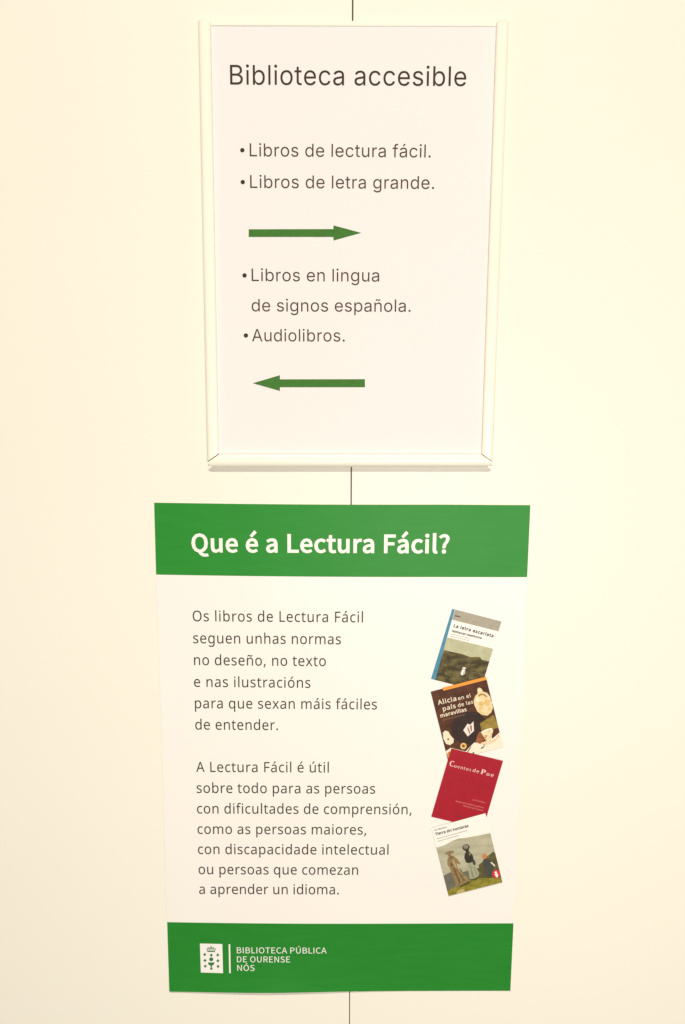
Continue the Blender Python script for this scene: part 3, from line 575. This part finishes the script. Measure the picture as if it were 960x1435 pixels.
# 3: crimson
q3 = [(632.5, 1048.8), (705.0, 1066.3), (676.9, 1161.9), (604.4, 1144.4)]
c3 = Cover(q3, mi('crimson_ink', (.37, .009, .022), (.32, .008, .019), 160, .7), 'tilted plain crimson cover', 7.2)
pk = mi('pink_white_ink', (.82, .52, .50))
c3.line('title', 'C', .055, .135, .245, 7.6, pk, font='bold', offset=(.055,.0), sx=.9)
c3.line('title', 'uentos', .150, .47, .25, 4.6, pk, offset=(.03,-.015), sx=.9, v1=.252)
c3.line('title', 'de', .505, .625, .25, 5.0, pk, offset=(.03,-.015))
c3.line('title', 'P', .675, .755, .252, 7.0, pk, font='bold', offset=(.08,.0))
c3.line('title', 'oe', .775, .905, .255, 5.2, pk, offset=(.045,-.012))
dk = mi('dark_red_ink', (.25, .012, .03)); sp = []
for r_ in range(4):
    for i in range(10):
        u = .09 + i * .088 + (r_ % 2) * .04 + random.uniform(-.01, .01); v = .345 + r_ * .045 + random.uniform(-.008, .008)
        sp.append([(u - .014, v), (u, v - .010), (u + .014, v), (u, v + .010)])
c3.many('pattern', sp, dk, 0.8)
fp = mi('faint_pink_ink', (.62, .17, .16))
c3.line('small_print', 'en la lectura', .66, .90, .640, 2.2, fp, offset=.03, label='faint pink small print')
c3.line('small_print', 'lectura para todas las persoas', .36, .90, .715, 2.2, fp, offset=.03, label='faint pink small print')
c3.line('small_print', 'normas de lectura', .52, .90, .755, 2.2, fp, offset=.03, label='faint pink small print')
c3.many('emblem', [ell(.50, .90, .045, .02)], dk, 0.8)
# 4: white top, three women on a hill
q4 = [(604.6, 1160.4), (680.3, 1139.6), (704.2, 1236.3), (628.8, 1255.6)]
c4 = Cover(q4, mi('off_white_ink', (.84, .79, .72)), 'tilted cover with three walking women on a green hill', 10.6)
c4.area('sky_print', [(0, .29), (.15, .285), (.30, .255), (.42, .245), (.55, .262), (.75, .275), (1, .288), (1, .72), (0, .72)], mi('grey_sky_ink', (.36, .33, .22), (.50, .47, .33), 90, .8, stretch=(.5, 1, 2)))
c4.area('sea_print', [(0, .70), (.25, .66), (.45, .655), (.7, .66), (.72, .92), (0, .95)], mi('grey_sea_ink', (.12, .115, .085), (.16, .15, .11), 160, .7), 1.2)
c4.area('hill_print', [(.62, .66), (.74, .60), (.88, .585), (.97, .55), (1, .58), (1, .93), (.62, .93)], mi('dark_hill_ink', (.075, .065, .022), (.13, .115, .04), 260, .8), 1.4)
c4.area('grass_print', [(0, .93), (.1, .90), (.25, .875), (.45, .86), (.62, .865), (.8, .90), (1, .935), (1, 1), (0, 1)], mi('olive_grass_ink', (.18, .15, .018), (.30, .26, .04), 220, .9), 1.8)
c4.area('path_print', [(.15, .985), (.19, .955), (.27, .95), (.33, .975), (.32, 1.0), (.16, 1.0)], mi('path_ink', (.45, .36, .12)), 2.4)
brn = mi('tan_dress_ink', (.30, .21, .09), (.17, .11, .05), 300, .8)
c4.many('woman_print', [ell(.205, .405, .085, .022), ell(.195, .435, .03, .028),
     [(.17, .455), (.25, .455), (.31, .52), (.35, .60), (.33, .61), (.285, .58), (.28, .64), (.36, .74), (.43, .84), (.41, .87), (.30, .90), (.22, .91), (.165, .90), (.165, .80), (.15, .70), (.145, .62), (.115, .56), (.135, .50)]], brn, 2.6, 'woman in a tan dress and hat')
c4.many('woman_print', [ell(.52, .445, .032, .035), [(.47, .47), (.56, .47), (.60, .53), (.595, .60), (.54, .62), (.48, .615), (.45, .60), (.44, .53)], ell(.515, .395, .065, .045)], mi('black_dress_ink', (.035, .025, .02), (.05, .04, .03), 200, .5), 2.6, 'woman in black with a bundle')
c4.many('bundle_print', [ell(.515, .388, .045, .03)], mi('bundle_ink', (.30, .28, .19), (.14, .12, .08), 400, .8), 3.2)
c4.many('skirt_print', [[(.47, .62), (.555, .625), (.60, .70), (.635, .79), (.61, .835), (.52, .85), (.44, .845), (.45, .76), (.455, .68)]], mi('grey_skirt_ink', (.36, .36, .24), (.26, .26, .17), 260, .6), 3.0)
c4.many('woman_print', [ell(.80, .585, .045, .035)], mi('orange_head_ink', (.50, .20, .06)), 2.6, 'orange headscarf')
c4.many('dark_dress_print', [[(.76, .62), (.85, .62), (.89, .70), (.90, .80), (.88, .88), (.72, .86), (.73, .75)]], mi('slate_dress_ink', (.05, .055, .045), (.08, .08, .06), 260, .6), 2.4)
c4.many('paper_print', [[(.875, .69), (.895, .685), (.945, .745), (.935, .76)]], M['white_ink'], 3.2)
c4.many('badge', [ell(.925, .865, .072, .062, 20)], mi('red_badge_ink', (.60, .03, .04)), 3.0)
c4.many('badge_mark', [ell(.925, .842, .022, .016), [(.895, .862), (.95, .858), (.955, .895), (.935, .915), (.915, .912), (.905, .89)]], M['white_ink'], 3.8)
c4.line('title', 'Tierra sin hombres', .04, .65, .118, 3.6, mi('cover_title_ink', (.05, .04, .035)), offset=.05, v1=.125)
c4.line('author_line', 'en lectura', .045, .262, .052, 2.2, mi('author_grey', (.18, .14, .12)), offset=.04, label='small author line')
c4.many('small_print', [[(.045, .166), (.613, .163), (.613, .171), (.045, .174)], [(.045, .204), (.45, .20), (.45, .208), (.045, .212)]], mi('faint_grey_ink', (.42, .37, .31)))
# brushwork inside the printed pictures
c4.many('fold', [[(.20, .62), (.225, .62), (.27, .86), (.24, .87)], [(.26, .66), (.275, .66), (.35, .84), (.33, .85)], [(.17, .56), (.20, .55), (.21, .60), (.175, .61)], [(.19, .47), (.235, .47), (.23, .49), (.20, .50)]], mi('fold_ink', (.13, .085, .035)), 3.2)
c4.many('sleeve', [[(.215, .52), (.25, .53), (.27, .62), (.255, .65), (.235, .60)], [(.275, .63), (.305, .66), (.31, .70), (.29, .72)]], mi('sleeve_ink', (.42, .31, .16)), 3.4)
c4.many('skirt_fold', [[(.50, .66), (.515, .66), (.53, .83), (.50, .84)], [(.56, .68), (.57, .68), (.60, .82), (.585, .83)]], mi('skirt_fold_ink', (.22, .22, .14)), 3.6)
c4.many('shadow_print', [[(.44, .845), (.52, .85), (.63, .83), (.66, .845), (.55, .875), (.46, .87)], [(.22, .905), (.40, .87), (.47, .88), (.38, .91), (.24, .925)]], mi('grass_shadow_ink', (.08, .07, .015)), 3.0)
c4.many('apron', [[(.555, .60), (.61, .60), (.615, .66), (.575, .67)]], mi('apron_ink', (.06, .055, .04)), 3.6)
c4.many('face', [ell(.55, .50, .018, .022), ell(.855, .605, .03, .012)], mi('face_ink', (.22, .15, .09)), 3.8)
c2.many('teapot_shade', [[(.80, .30), (.86, .33), (.92, .29), (.95, .33), (.93, .40), (.86, .36), (.79, .37), (.76, .34)], [(.74, .43), (.79, .45), (.84, .49), (.78, .485)], [(.90, .42), (.96, .40), (.93, .46)]], mi('teapot_shade_ink', (.62, .40, .12), (.75, .55, .25), 300, .8), 2.2)
c2.many('teapot_lid_line', [[(.79, .215), (.84, .20), (.90, .215), (.94, .26), (.925, .27), (.885, .235), (.84, .222), (.80, .235)]], mi('lid_line_ink', (.34, .20, .05)), 2.4)
c2.many('teapot_glint', [ell(.76, .27, .022, .03), ell(.84, .155, .014, .018)], mi('glint_ink', (.86, .80, .62)), 2.4)
c2.many('table_glow', [[(.60, .76), (.67, .70), (.70, .84), (.62, .88), (.55, .84)]], mi('rust_ink', (.24, .06, .02), (.36, .13, .05), 250, .8), 1.2)
c2.many('cup_rim', [[(.68, .72), (.78, .700), (.88, .70), (.885, .715), (.78, .722), (.685, .735)]], mi('cup_rim_ink', (.86, .80, .66)), 2.4)
c1.many('field_light', [[(.20, .86), (.34, .83), (.46, .86), (.40, .90), (.25, .90)], [(.50, .60), (.64, .61), (.66, .625), (.52, .63)], [(.12, .76), (.24, .74), (.26, .78), (.14, .80)], [(.70, .84), (.88, .80), (.86, .85), (.72, .88)]], mi('field_light_ink', (.17, .135, .05), (.08, .06, .02), 260, .9), 1.8)
c1.many('figure_shade', [[(.555, .752), (.58, .752), (.578, .768), (.552, .768)], [(.585, .77), (.60, .79), (.59, .84), (.575, .85)]], mi('figure_shade_ink', (.35, .30, .20)), 2.6)
